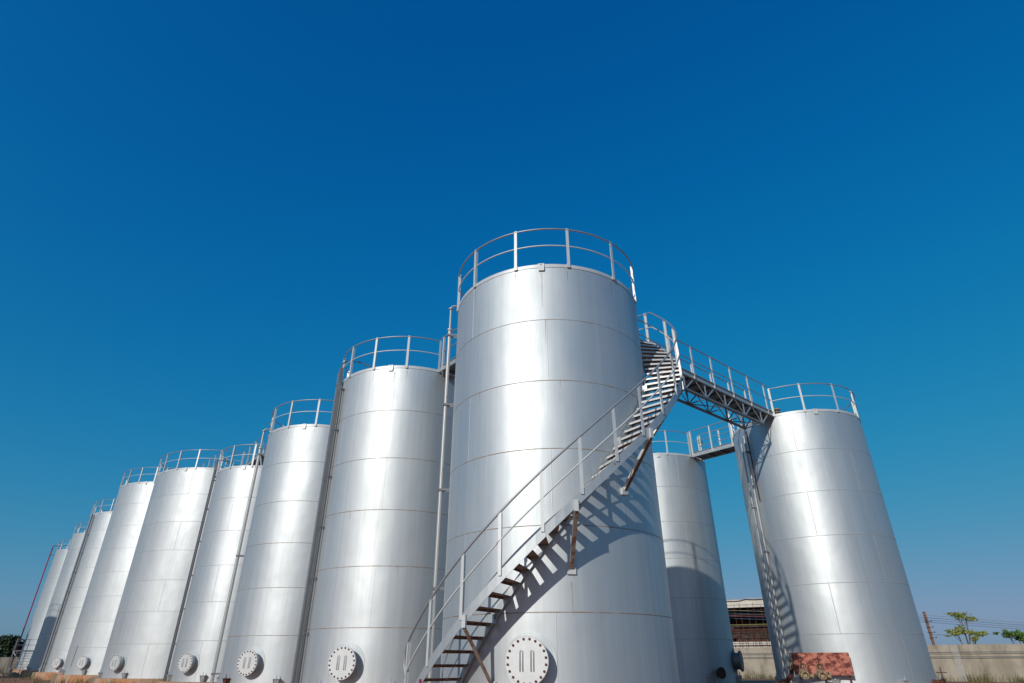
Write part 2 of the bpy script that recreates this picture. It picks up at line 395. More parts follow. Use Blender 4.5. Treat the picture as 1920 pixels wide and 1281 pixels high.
T['T5'] = make_tank('t', 'wide silver tank of seven plate courses, nearest of the big ones', P['T5'], RB, 7, B, -2.2, 16.8, -3, -42, 5, (-24.1, .67),
                    [gap('T5', 'T4', RB), gap('T5', 'T6', RB)], chairs=-45, lug=-10.5, seam=SEAMC)
T['T6'] = make_tank('t', 'tall wide silver tank of eight courses with a thin rust line above its base', P['T6'], RB, 8, A, -14.3, 16.2, -20, -48, 5, (-14.1, .67),
                    [gap('T6', 'T5', RB), gap('T6', 'T7', RB)], chairs=-41, seam=SEAMC)
T['T7'] = make_tank('t', 'tall wide silver tank with a dark pipe running down its front left', P['T7'], RB, 8, C, -8, 16.2, -5, -40, 5, (-12.5, .62),
                    [gap('T7', 'T6', RB), gap('T7', 'T8', RB)], chairs=-37, seam=SEAMC)
T['T8'] = make_tank('t', 'distant silver tank half darkened low down by a round topped shadow', P['T8'], RB, 8, B, -12, 16.2, -5, -40, 5, (-12.5, .62),
                    [gap('T8', 'T7', RB), gap('T8', 'T9', RB)], chairs=-37, seam=SEAMC, vent=[(10, 3.4)])
T['T9'] = make_tank('t', 'farthest and leftmost silver tank beside the red vertical pipe', P['T9'], RB, 8, A, -12, 16.2, -5, -40, 5, (-12.5, .62),
                    [gap('T9', 'T8', RB)], chairs=-37, seam=SEAMC, vent=[(20, 3.4)])
T['T10'] = make_tank('t', 'silver tank right of the sky gap with the rusty red plate at its foot', P['T10'], RS, 6, C, -14.5, 29.7, -28, 17, 3, (97, .72), mhshade=True, gaps=
                     [gap('T10', 'T1', RS), gap('T10', 'T11', RS)], chairs=-38, vent=[(-38, 2.25)], seam=SEAMC)
T['T11'] = make_tank('t', 'silver tank behind the stairway, lower half in shade of the nearest tank', P['T11'], RS, 6, B, 2.6, 27.5, 12, -20, 3, (61, .74), mhshade=True, gaps=
                     [gap('T11', 'T10', RS)], chairs=60, lug=-7.3, seam=SEAMC)
P['TX'] = (-54.5, 42.8)
T['TX'] = make_tank('t', 'tank beyond the left edge whose shadow lies on the distant tanks', P['TX'], RB, 8, C, -12, 16.2, -5, -40, 5, (-12.5, .62), [], chairs=-37, seam=SEAMC)

P['TY'] = (-66.8, 55.0)
T['TY'] = make_tank('t', 'tank farthest beyond the left edge, its shadow touching the leftmost tank foot', P['TY'], RB, 8, B, -12, 16.2, -5, -40, 5, (-12.5, .62), [], chairs=-37, seam=SEAMC)

STAIN, t, p = newmat('rust_run_stain')
nn = noise(t, (30, 30, 2.5), 1.0, 4, .7); p.inputs['Base Color'].default_value = (.42, .26, .12, 1); p.inputs['Roughness'].default_value = .8
t.links.new(maprange(t, nn, .35, .7, .08, .55), p.inputs['Alpha'])
def rust_run(tk, R, a, z, L, wd):
    m = MB(); n = 6; o_ = rad(a, R + .0015); tt = rad(a + 90, 1); vs = []
    for k in range(n + 1):
        f = k / n; w_ = wd * (1 - .75 * f) / 2; j = random.uniform(-.004, .004)
        vs += [o_ - tt * (w_ + j) + Vector((0, 0, z - L * f)), o_ + tt * (w_ - j) + Vector((0, 0, z - L * f))]
    m.add(vs, [(2 * k, 2 * k + 1, 2 * k + 3, 2 * k + 2) for k in range(n)]); part('rust_run', m, STAIN, T[tk])
for a, z, L, wd in ((-5.9, 8.78, .95, .045), (8.6, 8.84, .28, .03), (-21, 8.84, .30, .03), (37.5, 8.84, .35, .05), (-50.5, 8.84, .55, .04), (-4.5, 7.5, .6, .03), (3.4, 2.0, .55, .035), (33, 3.5, .4, .03), (-44, 5.99, .22, .03), (-38, 2.99, .25, .025), (-39.5, 2.99, .16, .02), (-46, 4.49, .2, .025), (2, 5.99, .16, .02)):
    rust_run('T1', RS, a, z, L, wd)
for tk, rows in (('T2', ((-20, 8.84, .3, .03), (6.5, 8.84, .3, .03), (-3, 8.78, .4, .05), (-25, 4.49, .2, .02), (12, 2.99, .2, .02))),
                 ('T3', ((-23, 8.84, .3, .03), (4.3, 8.84, .25, .03), (-10, 2.99, .2, .02), (-35, 2.99, .15, .02))), ('T10', ((-14.5, 8.84, .25, .035), (15.2, 8.84, .22, .04), (-44, 8.84, .4, .05))), ('T11', ((2.6, 8.84, .3, .04), (29, 8.84, .35, .04)))):
    for a, z, L, wd in rows: rust_run(tk, RS, a, z, L, wd)

# ---- risers, conduits, trays fixed to the tanks
def riser(tk, R, a, off, r, z0, z1, mat, name='riser_pipe', clamps=(), hook=0, label=None, sq=False):
    m = MB(); p0 = rad(a, R + off)
    if sq: m.box((p0.x, p0.y, (z0 + z1) / 2), (r * 2, r * 1.4, z1 - z0), (rad(a + 90, 1), rad(a, 1), Vector((0, 0, 1))))
    else:
        path = [p0 + Vector((0, 0, z0)), p0 + Vector((0, 0, z1))]
        m.tube(path, r, 10)
        if hook:
            z = z1 - .03; inn = rad(a, -1)
            m.tube([p0 + Vector((0, 0, z)), p0 + Vector((0, 0, z + hook - .08)), p0 + inn * .03 + Vector((0, 0, z + hook - .02)), p0 + inn * .10 + Vector((0, 0, z + hook)), p0 + inn * (off + .35) + Vector((0, 0, z + hook))], r * .6, 8)
            m.lathe([(r * 1.5, z - .02), (r * 1.5, z + .02), (r * .5, z + .021)], 12, p0); m.lathe([(r * 1.5, z - .021), (.001, z - .021)], 12, p0)
            m.lathe([(.001, z + hook - .115), (r * 1.3, z + hook - .115), (r * 1.3, z + hook - .085), (.001, z + hook - .085)], 12, p0 + inn * .0)
    o = part(name, m, mat, T[tk], label=label)
    for z in clamps:
        c = MB(); ax = (rad(a + 90, 1), rad(a, 1), Vector((0, 0, 1)))
        c.box(rad(a, R + off + r * .8 + .01, z), (r * 2 + .05, .014, .05), ax)
        for s_ in (-1, 1): c.box(rad(a, R + (off + r * .8) / 2, z) + ax[0] * (s_ * (r + .018)), (.012, off + r * .8, .05), ax)
        part('clamp', c, DARKST, o)
    return o
riser('T1', RS, -84, .20, .047, 0, 8.45, PIPEL, clamps=(8.25, 6.3, 4.2, 2.1), hook=.75, label='pale vertical pipe with an elbow at its top')
riser('T3', RS, -74, .24, .06, 0, 8.6, PIPEL, clamps=(8.3, 4.3, .35), hook=.85, label='pale vertical pipe with an elbow at its top')
for tk, a in (('T2', -60), ('T4', -66)):
    riser(tk, RS, a - 6, .13, .035, 0, 9.35, PIPEL, 'riser_pipe', (8.9,), 0)
    riser(tk, RS, a, .12, .085, .02, 9.45, TRAYM, 'cable_tray', sq=True)
    riser(tk, RS, a + 6.5, .10, .028, 0, 8.7, PIPED, 'conduit', (8.6, 7.2, 5.7, 4.2, 2.8, 1.4))
    riser(tk, RS, a + 3.2, .16, .012, 0, 9.2, PIPED, 'conduit')
    m = MB(); a_ = a; m.tube([rad(a_, RS + .12, 9.30), rad(a_, RS + .12, 9.62), rad(a_ + 4, RS + .05, 9.66), rad(a_ + 18, RS - .15, 9.50), rad(a_ + 30, RS - .3, 9.25)], .022, 6)
    part('conduit', m, PIPED, T[tk])
riser('T7', RB, -34.5, .16, .06, 0, 11.9, PIPED, 'riser_pipe', (11.7, 10.2, 8.7, 7.2, 5.7, 4.2, 2.7, .6))
riser('T7', RB, -32.6, .13, .03, 0, 11.7, PIPEL, 'conduit', ())
riser('T7', RB, -36.6, .13, .03, 0, 3.0, RUSTD, 'conduit', (), label='short rusty conduit')
riser('T9', RB, -57, .45, .065, .1, 12.35, REDP, 'riser_pipe', (11.6, 2.2), hook=.3, label='tall magenta red pipe')
riser('T9', RB, 33, .10, .05, 0, 11.7, PIPED, 'conduit', (10, 8, 6, 4, 2))
riser('T10', RS, -74, .10, .038, 0, 8.55, PIPEL, 'riser_pipe', (7.9, 4.2, .3))
riser('T10', RS, -78.5, .14, .030, 0, 8.3, PIPEL, 'conduit', (5.8, 2.2))
riser('T10', RS, -70, .08, .022, 6.0, 8.7, RUSTD, 'conduit', (), label='dark rusty conduit near the top')
m = MB(); pts = [(-30 - .12 * k, RB + .01, 1.62 - .135 * k) for k in range(10)]
m.tube([rad(a, r, z) for a, r, z in pts], .012, 6); part('rust_line', m, RUSTD, T['T6'], label='thin dark rust line')

# nozzles with blind flanges low on two tanks
def nozzle(tk, R, a, z, r, L, mat):
    m = MB(); c = rad(a, R, z); ax = (rad(a + 90, 1), Vector((0, 0, 1)), rad(a, 1))
    m.lathe([(r * .6, -.05), (r * .6, L - .04), (r, L - .04), (r, L), (.001, L)], 28, c, ax)
    for k in range(8):
        q = 2 * math.pi * k / 8; b = c + ax[0] * (math.cos(q) * r * .83) + ax[1] * (math.sin(q) * r * .83)
        m.lathe([(.012, L - .06), (.012, L + .02), (.001, L + .02)], 6, b, ax)
    part('nozzle', m, mat, T[tk])
nozzle('T11', RS, 27, .34, .20, .16, RUSTD)
nozzle('T10', RS, 40, .18, .10, .30, RUSTD)
m = MB(); c = rad(40, RS + .30, .42); m.lathe([(.14, 0), (.14, .02), (.11, .02), (.11, 0), (.14, 0)], 20, c)
m.box(c + Vector((0, 0, .01)), (.25, .02, .015)); m.tube([c + Vector((0, 0, -.2)), c + Vector((0, 0, .16))], .012, 6); part('hand_wheel', m, RUSTD, T['T10'])
m = MB(); c = rad(17, RS + .22, .32); m.lathe([(.12, 0), (.12, .02), (.09, .02), (.09, 0), (.12, 0)], 20, c)
m.box(c + Vector((0, 0, .01)), (.22, .02, .015)); m.tube([c + Vector((0, 0, -.3)), c + Vector((0, 0, .12))], .012, 6); part('hand_wheel', m, RUSTD, T['T11'])

# ------------------------------------------------------------------ helical stair round the nearest tank
cx, cy = P['T1']
ST = thing('spiral_stair', 'grey steel stairway curving up round the nearest tank', 'stairs', (cx, cy, 0))
RI, RO = 2.425, 3.27
A0, A1 = -75.5, 111.0
def zs(a): return .74 + (a + 46.9) * .0516          # top edge of the stringers
def helix_plate(m, r, a0, a1, zt, zb, th, step=3.0, mi=0):
    n = int((a1 - a0) / step); vs = []
    for k in range(n + 1):
        a = a0 + (a1 - a0) * k / n; z = zs(a)
        vs += [rad(a, r, z + zt), rad(a, r, z + zb), rad(a, r + th, z + zb), rad(a, r + th, z + zt)]
    fs = [(4 * k + j, 4 * k + (j + 1) % 4, 4 * k + 4 + (j + 1) % 4, 4 * k + 4 + j) for k in range(n) for j in range(4)]
    fs += [(3, 2, 1, 0), tuple(4 * n + j for j in range(4))]
    m.add(vs, fs, mi, False)
for r, sgn in ((RO, 1), (RI, -1)):
    m = MB(); helix_plate(m, r, A0, A1, .0, -.205, .010)
    if sgn < 0: helix_plate(m, r + .0102, A0, A1, -.196, -.2045, .035)
    part('stringer', m, STEELG, ST)
def tread_mesh():
    m = MB(); w0, w1 = .088, .115
    def quad(z, y0, y1): return [(-w0, RI + .013, z), (w0, RI + .013, z), (w1, RO - .003, z), (-w1, RO - .003, z)]
    # plate in local frame: +Y outward radius, X tangential
    a = quad(.0, 0, 0); b = quad(-.006, 0, 0)
    m.add(a + b, [(0, 1, 2, 3), (7, 6, 5, 4), (0, 4, 5, 1), (1, 5, 6, 2), (2, 6, 7, 3), (3, 7, 4, 0)])
    # turned-down front edge (downstairs side)
    q = [(w0, RI + .013), (w1, RO - .003)]; th_ = .005
    vs = [(q[0][0], q[0][1], -.0062), (q[1][0], q[1][1], -.0062), (q[1][0], q[1][1], -.05), (q[0][0], q[0][1], -.05)]
    vs += [(x - th_, y, z) for x, y, z in vs]
    m.add(vs, [(0, 1, 2, 3)], 1); m.add(vs, [(7, 6, 5, 4), (2, 6, 7, 3), (0, 3, 7, 4), (1, 5, 6, 2)], 0)
    return m.mesh('tread', [TREADM, POST])
tm = tread_mesh(); k = 0; a = A1 - 1.5
while a > A0 + 1.5:
    link('tread', tm, ST, (0, 0, zs(a) - .10), R_(a) + math.pi); a -= 4.2
# posts, rails
RP = RO + .020
pa = [-60, -46.9, -33.4, -20.5, -7.1, 5.5, 18, 29.5, 41, 54.2, 68.5, 82, 95]
def spost():
    m = MB(); m.box((0, -.010, .43), (.064, .008, 1.06)); m.box((.0235, .018, .43), (.008, .048, 1.06)); return m.mesh('railing_post', POST)
sp = spost()
for a in pa: link('railing_post', sp, ST, rad(a, RP, zs(a) + .02), R_(a))
def hrail(dz, r, a0, a1, extra=None):
    m = MB(); n = int((a1 - a0) / 3); m.tube((extra or []) + [rad(a0 + (a1 - a0) * k / n, RP + .004, zs(a0 + (a1 - a0) * k / n) + dz) for k in range(n + 1)], r, 8); return m
m = hrail(.99, .021, -60, 109)
m.tube([rad(109, RP + .004, zs(109) + .99), rad(114, RP + .004, 9.85), rad(119, RP + .004, 9.97), rad(124.3, RP + .004, 10.05)], .021, 8)
e0 = rad(-60, RP + .004, zs(-60)); tdir = (rad(-62.5, RP, 0) - rad(-60, RP, 0)).normalized()
loop = [e0 + Vector((0, 0, .99)), e0 + tdir * .06 + Vector((0, 0, .93)), e0 + tdir * .12 + Vector((0, 0, .82)), e0 + tdir * .12 + Vector((0, 0, .62)), e0 + tdir * .05 + Vector((0, 0, .46)), e0 + Vector((0, 0, .42))]
m.tube(loop, .02, 8); part('top_rail', m, RAIL, ST)
m = hrail(.50, .016, -60, 109); m.tube([rad(109, RP + .004, zs(109) + .5), rad(116, RP + .004, 9.44), rad(124.3, RP + .004, 9.58)], .016, 8); part('mid_rail', m, POST, ST)
for a in (113, 124): link('railing_post', sp, ST, rad(a, RP, 8.92 if a < 120 else 9.12), R_(a))
m = MB(); m.box(rad(-50, RO + .02, zs(-50) - .16), (.05, .02, .09), (rad(40, 1), rad(-50, 1), Vector((0, 0, 1)))); part('red_tag', m, REDP, ST)
# knee braces down to the shell
for a in (-32, 3.4, 33.0, 64.0, 93):
    m = MB(); z = zs(a) - .205; o1 = rad(a, RO + .035, z + .12); o2 = rad(a, RO + .035, z - .06); o3 = rad(a, RS + .05, z - (.92 if a < 50 else 1.12))
    ax = (rad(a + 90, 1), rad(a, 1), Vector((0, 0, 1)))
    m.box((o1 + o2) / 2, (.075, .04, .20), ax, 1); m.angle(o2, o3, .075, .009, rad(a, 1) + Vector((0, 0, -1)), 0, 1)
    m.box(o3 + rad(a, -.03, -.02), (.16, .045, .13), ax, 1)
    part('knee_brace', m, [BRACE, POST], ST)
    m = MB(); m.box(rad(a, RS + .055, z + .10), (.14, .10, .16), ax); part('wall_bracket', m, STEELG, ST)

# ------------------------------------------------------------------ walkways
def frame(a, b):
    pa_, pb_ = Vector(P[a]), Vector(P[b]); u = (pb_ - pa_).normalized(); return pa_, Vector((u.x, u.y, 0)), Vector((u.y, -u.x, 0)), (pb_ - pa_).length
def walkway(label, a, b, s0, s1, z, posts, hw=.35, truss=None, group='walkways linking the tank tops', sides=(1, -1), rail_h=1.10, endcap=None):
    p0, u, n, L = frame(a, b); o = Vector((p0.x, p0.y, 0))
    W = thing('walkway', label, 'walkway', (p0.x, p0.y, z), 0, group)
    def pt(s, w_, zz): return u * s + n * w_ + Vector((0, 0, zz))
    m = MB(); m.box(pt((s0 + s1) / 2, 0, -.035), (s1 - s0, hw * 2 - .02, .03), (u, n, Vector((0, 0, 1))))
    k = s0 + .25
    while k < s1 - .1: m.bar(pt(k, -hw + .02, -.085), pt(k, hw - .02, -.085), .04, .07); k += .6
    part('deck', m, DARKST, W)
    for sd_ in (1, -1):
        m = MB(); m.box(pt((s0 + s1) / 2, sd_ * hw, -.02), (s1 - s0, .012, .20), (u, n, Vector((0, 0, 1))))
        m.box(pt((s0 + s1) / 2, sd_ * (hw + .022), -.114), (s1 - s0, .05, .010), (u, n, Vector((0, 0, 1)))); m.box(pt((s0 + s1) / 2, sd_ * (hw + .022), .075), (s1 - s0, .05, .008), (u, n, Vector((0, 0, 1))))
        part('side_channel', m, STEELG, W)
        if sd_ not in sides: continue
        for s_ in posts:
            m = MB(); m.angle(pt(s_, sd_ * (hw + .05), -.10), pt(s_, sd_ * (hw + .05), rail_h), .06, .008, n * sd_); part('railing_post', m, POST, W)
        for nm, zz, q in (('top_rail', rail_h, .021), ('mid_rail', rail_h * .52, .016)):
            m = MB(); m.tube([pt(min(posts[0], s0), sd_ * (hw + .035), zz), pt(max(posts[-1], s1 - .02), sd_ * (hw + .035), zz)], q, 8); part(nm, m, RAIL, W)
    if truss:
        top, bot, js, mids, e0, e1 = truss
        for sd_ in (1, -1):
            m = MB(); q = sd_ * hw
            m.bar(pt(mids[0] - .25, q, bot), pt(mids[-1] + .05, q, bot), .07, .07); part('bottom_chord', m, DARKST, W)
            for i, mm in enumerate(mids):
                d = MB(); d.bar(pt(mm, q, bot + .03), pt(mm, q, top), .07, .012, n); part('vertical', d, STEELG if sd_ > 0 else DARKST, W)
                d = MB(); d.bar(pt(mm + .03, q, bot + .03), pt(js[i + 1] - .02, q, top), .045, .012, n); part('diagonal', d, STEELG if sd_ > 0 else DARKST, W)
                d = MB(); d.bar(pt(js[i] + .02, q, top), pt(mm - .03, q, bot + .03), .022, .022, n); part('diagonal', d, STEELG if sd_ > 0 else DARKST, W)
        for i, mm in enumerate(mids):
            d = MB(); d.bar(pt(mm, -hw + .03, bot), pt(mm, hw - .03, bot), .03, .03)
            if i + 1 < len(mids): d.bar(pt(mm, (-hw + .03) * (1 if i % 2 else -1), bot), pt(mids[i + 1], (hw - .03) * (1 if i % 2 else -1), bot), .03, .03)
            part('cross_brace', d, DARKST, W)
    return W
js = [2.75, 3.98, 5.19, 6.39, 7.58, 8.8, 10.0, 11.2]
walkway('truss walkway running from the nearest tank to the right hand tank', 'T1', 'T10', 2.44, 11.58, 9.03, js[2:], truss=(-.11, -.62, js, [(x + y) / 2 for x, y in zip(js[:-1], js[1:])], 0, 0))
L12 = frame('T1', 'T2')[3]
walkway('short walkway between the nearest tank and the next on its left', 'T1', 'T2', 2.44, L12 - 2.44, 9.03, [2.6, 3.55, 4.5])
walkway('short walkway between the right hand tank and the one behind it', 'T10', 'T11', 2.44, frame('T10', 'T11')[3] - 2.44, 9.03, [2.55, 3.55, 4.55])
walkway('short walkway hidden low between the second and third tanks', 'T2', 'T3', 2.44, frame('T2', 'T3')[3] - 2.44, 9.03, [2.6, 3.5, 4.4])
walkway('short walkway leading to the narrow silver tank', 'T3', 'T4', 2.44, frame('T3', 'T4')[3] - 2.44, 9.03, [2.6, 3.6, 4.7])
walkway('raised walkway over the roof of the narrow tank, dark underneath', 'T4', 'T5', 1.2, frame('T4', 'T5')[3] - RB - .05, 10.53, [1.3, 2.5, 3.6, 4.75])
walkway('raised walkway behind the first wide tank, rails only showing', 'T5', 'T6', 2.9, frame('T5', 'T6')[3] - RB - .05, 12.03, [3.0, 4.2, 5.5, 7.4])
walkway('walkway between the two tall wide tanks', 'T6', 'T7', RB + .05, frame('T6', 'T7')[3] - RB - .05, 12.03, [4.2, 5.8, 7.4])
walkway('walkway reaching the tank with the round topped shadow', 'T7', 'T8', RB + .05, frame('T7', 'T8')[3] - RB - .05, 12.03, [4.2, 5.8, 7.4])
walkway('walkway reaching the farthest tank', 'T8', 'T9', RB + .05, frame('T8', 'T9')[3] - RB - .05, 12.03, [4.2, 5.8, 7.4])
# legs and steps under the two raised walkways
for a, b, s0, zlow, zhigh, lab in (('T4', 'T5', 1.2, 9.0, 10.53, 'steep steps from the narrow tank roof up to the raised walkway'),
                                   ('T5', 'T6', 2.9, 10.5, 12.03, 'steep steps from the first wide tank roof up to its walkway')):
    p0, u, n, L = frame(a, b); S = thing('roof_steps', lab, 'steps', (p0.x, p0.y, zlow), 0, 'roof steps up to raised walkways')
    for sd_ in (1, -1):
        m = MB(); m.bar(u * (s0 - 1.2) + n * .33 * sd_ + Vector((0, 0, .2)), u * s0 + n * .33 * sd_ + Vector((0, 0, zhigh - zlow)), .012, .16); part('stringer', m, STEELG, S)
        m = MB(); m.bar(u * (s0 + .3) + n * .3 * sd_ + Vector((0, 0, .1)), u * (s0 + .3) + n * .3 * sd_ + Vector((0, 0, zhigh - zlow - .14)), .05, .05); part('leg', m, STEELG, S)
        m = MB(); m.tube([u * (s0 - 1.1) + n * .36 * sd_ + Vector((0, 0, 1.2)), u * s0 + n * .36 * sd_ + Vector((0, 0, zhigh - zlow + 1.0))], .018, 6); part('handrail', m, RAIL, S)
    for k in range(6):
        f = (k + .5) / 6; m = MB(); m.box(u * (s0 - 1.2 + 1.2 * f) + Vector((0, 0, .25 + (zhigh - zlow - .25) * f)), (.2, .62, .02), (u, n, Vector((0, 0, 1)))); part('tread', m, TREADM, S)
# landing at the head of the stair
m = MB(); a0, a1 = 113.0, 138.0; n = 10; vs = []
for k in range(n + 1):
    a = a0 + (a1 - a0) * k / n
    vs += [rad(a, RS + .03, 8.92), rad(a, RO + .01, 8.92), rad(a, RO + .01, 8.885), rad(a, RS + .03, 8.885)]
m.add(vs, [(4 * k + j, 4 * k + (j + 1) % 4, 4 * k + 4 + (j + 1) % 4, 4 * k + 4 + j) for k in range(n) for j in range(4)] + [(3, 2, 1, 0), (4 * n, 4 * n + 1, 4 * n + 2, 4 * n + 3)])
part('landing', m, DARKST, ST)
m = MB(); m.tube([rad(138, q, 10.12) for q in (RS + .1, RO)], .021, 8); m.tube([rad(138, RO, 10.12), rad(138, RO, 8.9)], .021, 8); m.tube([rad(138, q, 9.55) for q in (RS + .1, RO)], .016, 8); part('end_rail', m, RAIL, ST)

# ------------------------------------------------------------------ rusty plate and valves by the right hand tank
pc = Vector((9.66, 21.05, 0)); th = R_(-33); ux = Vector((math.cos(th), math.sin(th), 0)); uy = Vector((-math.sin(th), math.cos(th), 0))
SH = thing('shield_plate', 'mottled rusty red steel plate standing in front of the right hand tank', 'steel plate', pc)
axp = (ux, uy, Vector((0, 0, 1)))
m = MB(); m.box((0, 0, .665), (1.66, .014, .62), axp); part('plate', m, RUSTM, SH)
m = MB(); m.box(uy * .03 + Vector((0, 0, .955)), (1.62, .04, .03), axp); m.box(uy * .03 + Vector((0, 0, .375)), (1.62, .04, .03), axp); part('back_frame', m, RUSTD, SH)
for s_ in (-.7, .0, .7):
    m = MB(); m.box(ux * s_ + uy * .12 + Vector((0, 0, .2 + GZ / 2)), (.05, .05, .75 - GZ - .02), axp); part('leg', m, RUSTD, SH)
def valve(label, px, loc, s=1.0, rot=-12):
    V = thing('gate_valve', label, 'valve', loc, R_(rot), 'flanged gate valves on the outlet pipes')
    m = MB(); m.lathe([(.075 * s, -.45), (.075 * s, .12), (.115 * s, .12), (.115 * s, .155), (.07 * s, .155)], 24, (0, 0, 0), YAX)
    m.lathe([(.115 * s, .06), (.115 * s, .09), (.001, .09)], 24, (0, 0, 0), YAX)
    part('pipe_body', m, VALVEY, V)
    m = MB(); m.lathe([(.068 * s, .154), (.066 * s, .09), (.001, .088)], 24, (0, 0, 0), YAX); part('pipe_mouth', m, RUSTD, V)
    m = MB(); m.lathe([(.07 * s, .0), (.085 * s, .10), (.05 * s, .17), (.04 * s, .26), (.055 * s, .27), (.055 * s, .30), (.02, .31)], 16); part('bonnet', m, VALVEY, V)
    m = MB()
    m.tube([(-.09, 0, .05), (-.10, -.01, .16), (-.06, 0, .30)], .011, 6); m.tube([(.09, 0, .05), (.10, -.01, .16), (.06, 0, .30)], .011, 6); part('yoke', m, VALVEY, V)
    m = MB(); m.tube([(math.cos(q) * .105, math.sin(q) * .105, .42) for q in [2 * math.pi * k / 20 for k in range(20)]], .011, 6, closed=True)
    m.bar((-.1, 0, .42), (.1, 0, .42), .016, .012); m.bar((0, -.1, .42), (0, .1, .42), .016, .011); m.tube([(0, 0, .28), (0, 0, .50)], .012, 6); part('hand_wheel', m, RUSTD, V)
    m = MB(); m.tube([(math.cos(q) * .075, -.10, .24 + math.sin(q) * .06) for q in [2 * math.pi * k / 16 for k in range(16)]], .009, 6, closed=True); part('lock_ring', m, RUSTD, V)
    m = MB(); m.lathe([(.09 * s, 0), (.115 * s, 0), (.115 * s, .035), (.09 * s, .035)], 20, (.20, -.02, -.02), (Vector((0, 1, 0)), Vector((0, 0, 1)), Vector((1, 0, 0)))); m.tube([(.05, -.02, -.02), (.22, -.02, -.02)], .06 * s, 14); part('side_flange', m, VALVEY, V)
    return V
valve('left gate valve with dark red open mouth before the rusty plate', 0, (8.64, 20.1, .38))
valve('right gate valve with pale rusty mouth before the rusty plate', 0, (9.08, 19.95, .37), .98)
V = thing('drain_valve', 'small yellow topped valve on a dark pipe left of the rusty plate', 'valve', (8.75, 21.1, .62))
m = MB(); m.lathe([(.07, -.12), (.08, -.02), (.05, .06), (.045, .16), (.02, .2)], 16); part('body', m, VALVEY, V)
m = MB(); m.tube([(0, 0, .15), (0, 0, .34)], .014, 6); m.bar((-.06, 0, .33), (.06, 0, .33), .02, .02); part('stem', m, RUSTD, V)
m = MB(); m.lathe([(.001, .12), (.085, .12), (.085, .08), (.05, .08), (.05, -.2)], 20, (0, 0, -.05), YAX); part('side_flange', m, RUSTD, V)
m = MB(); m.tube([(0, .1, -.1), (-.05, .05, -.25), (-.25, .0, -.42), (-.55, .1, -.50), (-.8, .2, -.9)], .07, 10); part('pipe', m, RUSTD, V)

# ------------------------------------------------------------------ boundary walls
def wall(label, a, b, top, th=.22, pil=(), mats=(WALLM, WALLP), base=GZ):
    a = Vector((*a, 0)); b = Vector((*b, 0)); u = (b - a).normalized(); n = Vector((u.y, -u.x, 0)); L = (b - a).length
    W = thing('boundary_wall', label, 'wall', (a.x, a.y, base)); ax = (u, n, Vector((0, 0, 1)))
    m = MB(); N = max(2, int(L / 1.6)); H = top - base
    zt = [H + random.uniform(-.012, .012) for _ in range(N + 1)]
    vs = []
    for k in range(N + 1):
        q = u * (L * k / N); vs += [q + n * th / 2, q + n * th / 2 + Vector((0, 0, zt[k])), q - n * th / 2 + Vector((0, 0, zt[k])), q - n * th / 2]
    m.add(vs, [(4 * k + j, 4 * k + 4 + j, 4 * k + 4 + j + 1, 4 * k + j + 1) for k in range(N) for j in range(3)] + [(0, 1, 2, 3), (4 * N + 3, 4 * N + 2, 4 * N + 1, 4 * N)])
    part('panel', m, mats[0], W)
    for s_ in pil:
        m = MB(); m.box(u * s_ + Vector((0, 0, H / 2 + .0)), (.42, th + .06, H - .01), ax); part('pilaster', m, mats[1], W)
    return W
A_ = (6.0, 67.5); B_ = (60.0, 23.2)
ub = (Vector(B_) - Vector(A_)).normalized()
def on_line(px):       # distance along the wall line at a given azimuth (degrees)
    t_ = math.tan(R_(px)); # A + s*u : x = t*y
    return (t_ * A_[1] - A_[0]) / (ub.x - t_ * ub.y)
WALLR = wall('stained tan boundary wall behind the right hand tank', A_, B_, 1.76, pil=[on_line(33.55), on_line(33.55) - 9.5, on_line(33.55) + 9.5, on_line(33.55) + 19, on_line(33.55) - 19])
wall('low weathered boundary wall beyond the farthest tank', (-90, 62), (-34, 96), 1.15, pil=[14, 24, 34, 44])

# ------------------------------------------------------------------ utility pole and wires
s_ = on_line(32.2); pp = Vector((30.9, 48.75, 0))
PO = thing('utility_pole', 'rusty lattice pole with short rungs at the tank edge', 'utility pole', (pp.x, pp.y, GZ))
m = MB()
m.bar((0, 0, 0), (0, 0, 4.5), .17, .12, (0, 1, 0)); m.bar((.0, -.07, 0), (.0, -.07, 4.5), .05, .03, (0, 1, 0))
part('mast', m, POLEM, PO)
for z in (2.75, 3.1, 3.45, 3.85):
    m = MB(); m.bar((-.25, -.1, z), (.32, -.1, z), .03, .03); m.lathe([(.02, 0), (.035, .04), (.02, .08), (.0, .08)], 8, (.30, -.1, z)); part('crossarm', m, RUSTD, PO)
m = MB(); m.bar((0, -.12, 2.95), (1.7, .4, 2.95), .02, .02); part('stay_rod', m, RUSTD, PO)
for i, (z, c, lab) in enumerate(((3.78, (.46, .44, .34), 'topmost pale wire above the right hand wall'), (3.60, (.08, .24, .28), 'second wire from the top above the right hand wall'),
                                (3.45, (.40, .18, .24), 'pinkish third wire above the right hand wall'), (3.30, (.14, .22, .32), 'lowest wire above the right hand wall'))):
    m = MB(); q0 = Vector((30.9, 48.65, z)); d = Vector((9.6, 3.7, 0)).normalized(); pts = []
    for k in range(-20, 41): pts.append(q0 + d * (k * 1.5) + Vector((0, 0, -.0006 * (k * 1.5) * (60 - k * 1.5) if k > 0 else -.0006 * abs(k * 1.5) * (30 - abs(k * 1.5)))))
    m.tube(pts, .014, 5); me = m.mesh('power_wire', mat_paint('wire_' + str(i), c, .6, 0)); o = link('power_wire', me); tag(o, lab, 'wire', 'wires on the utility pole')
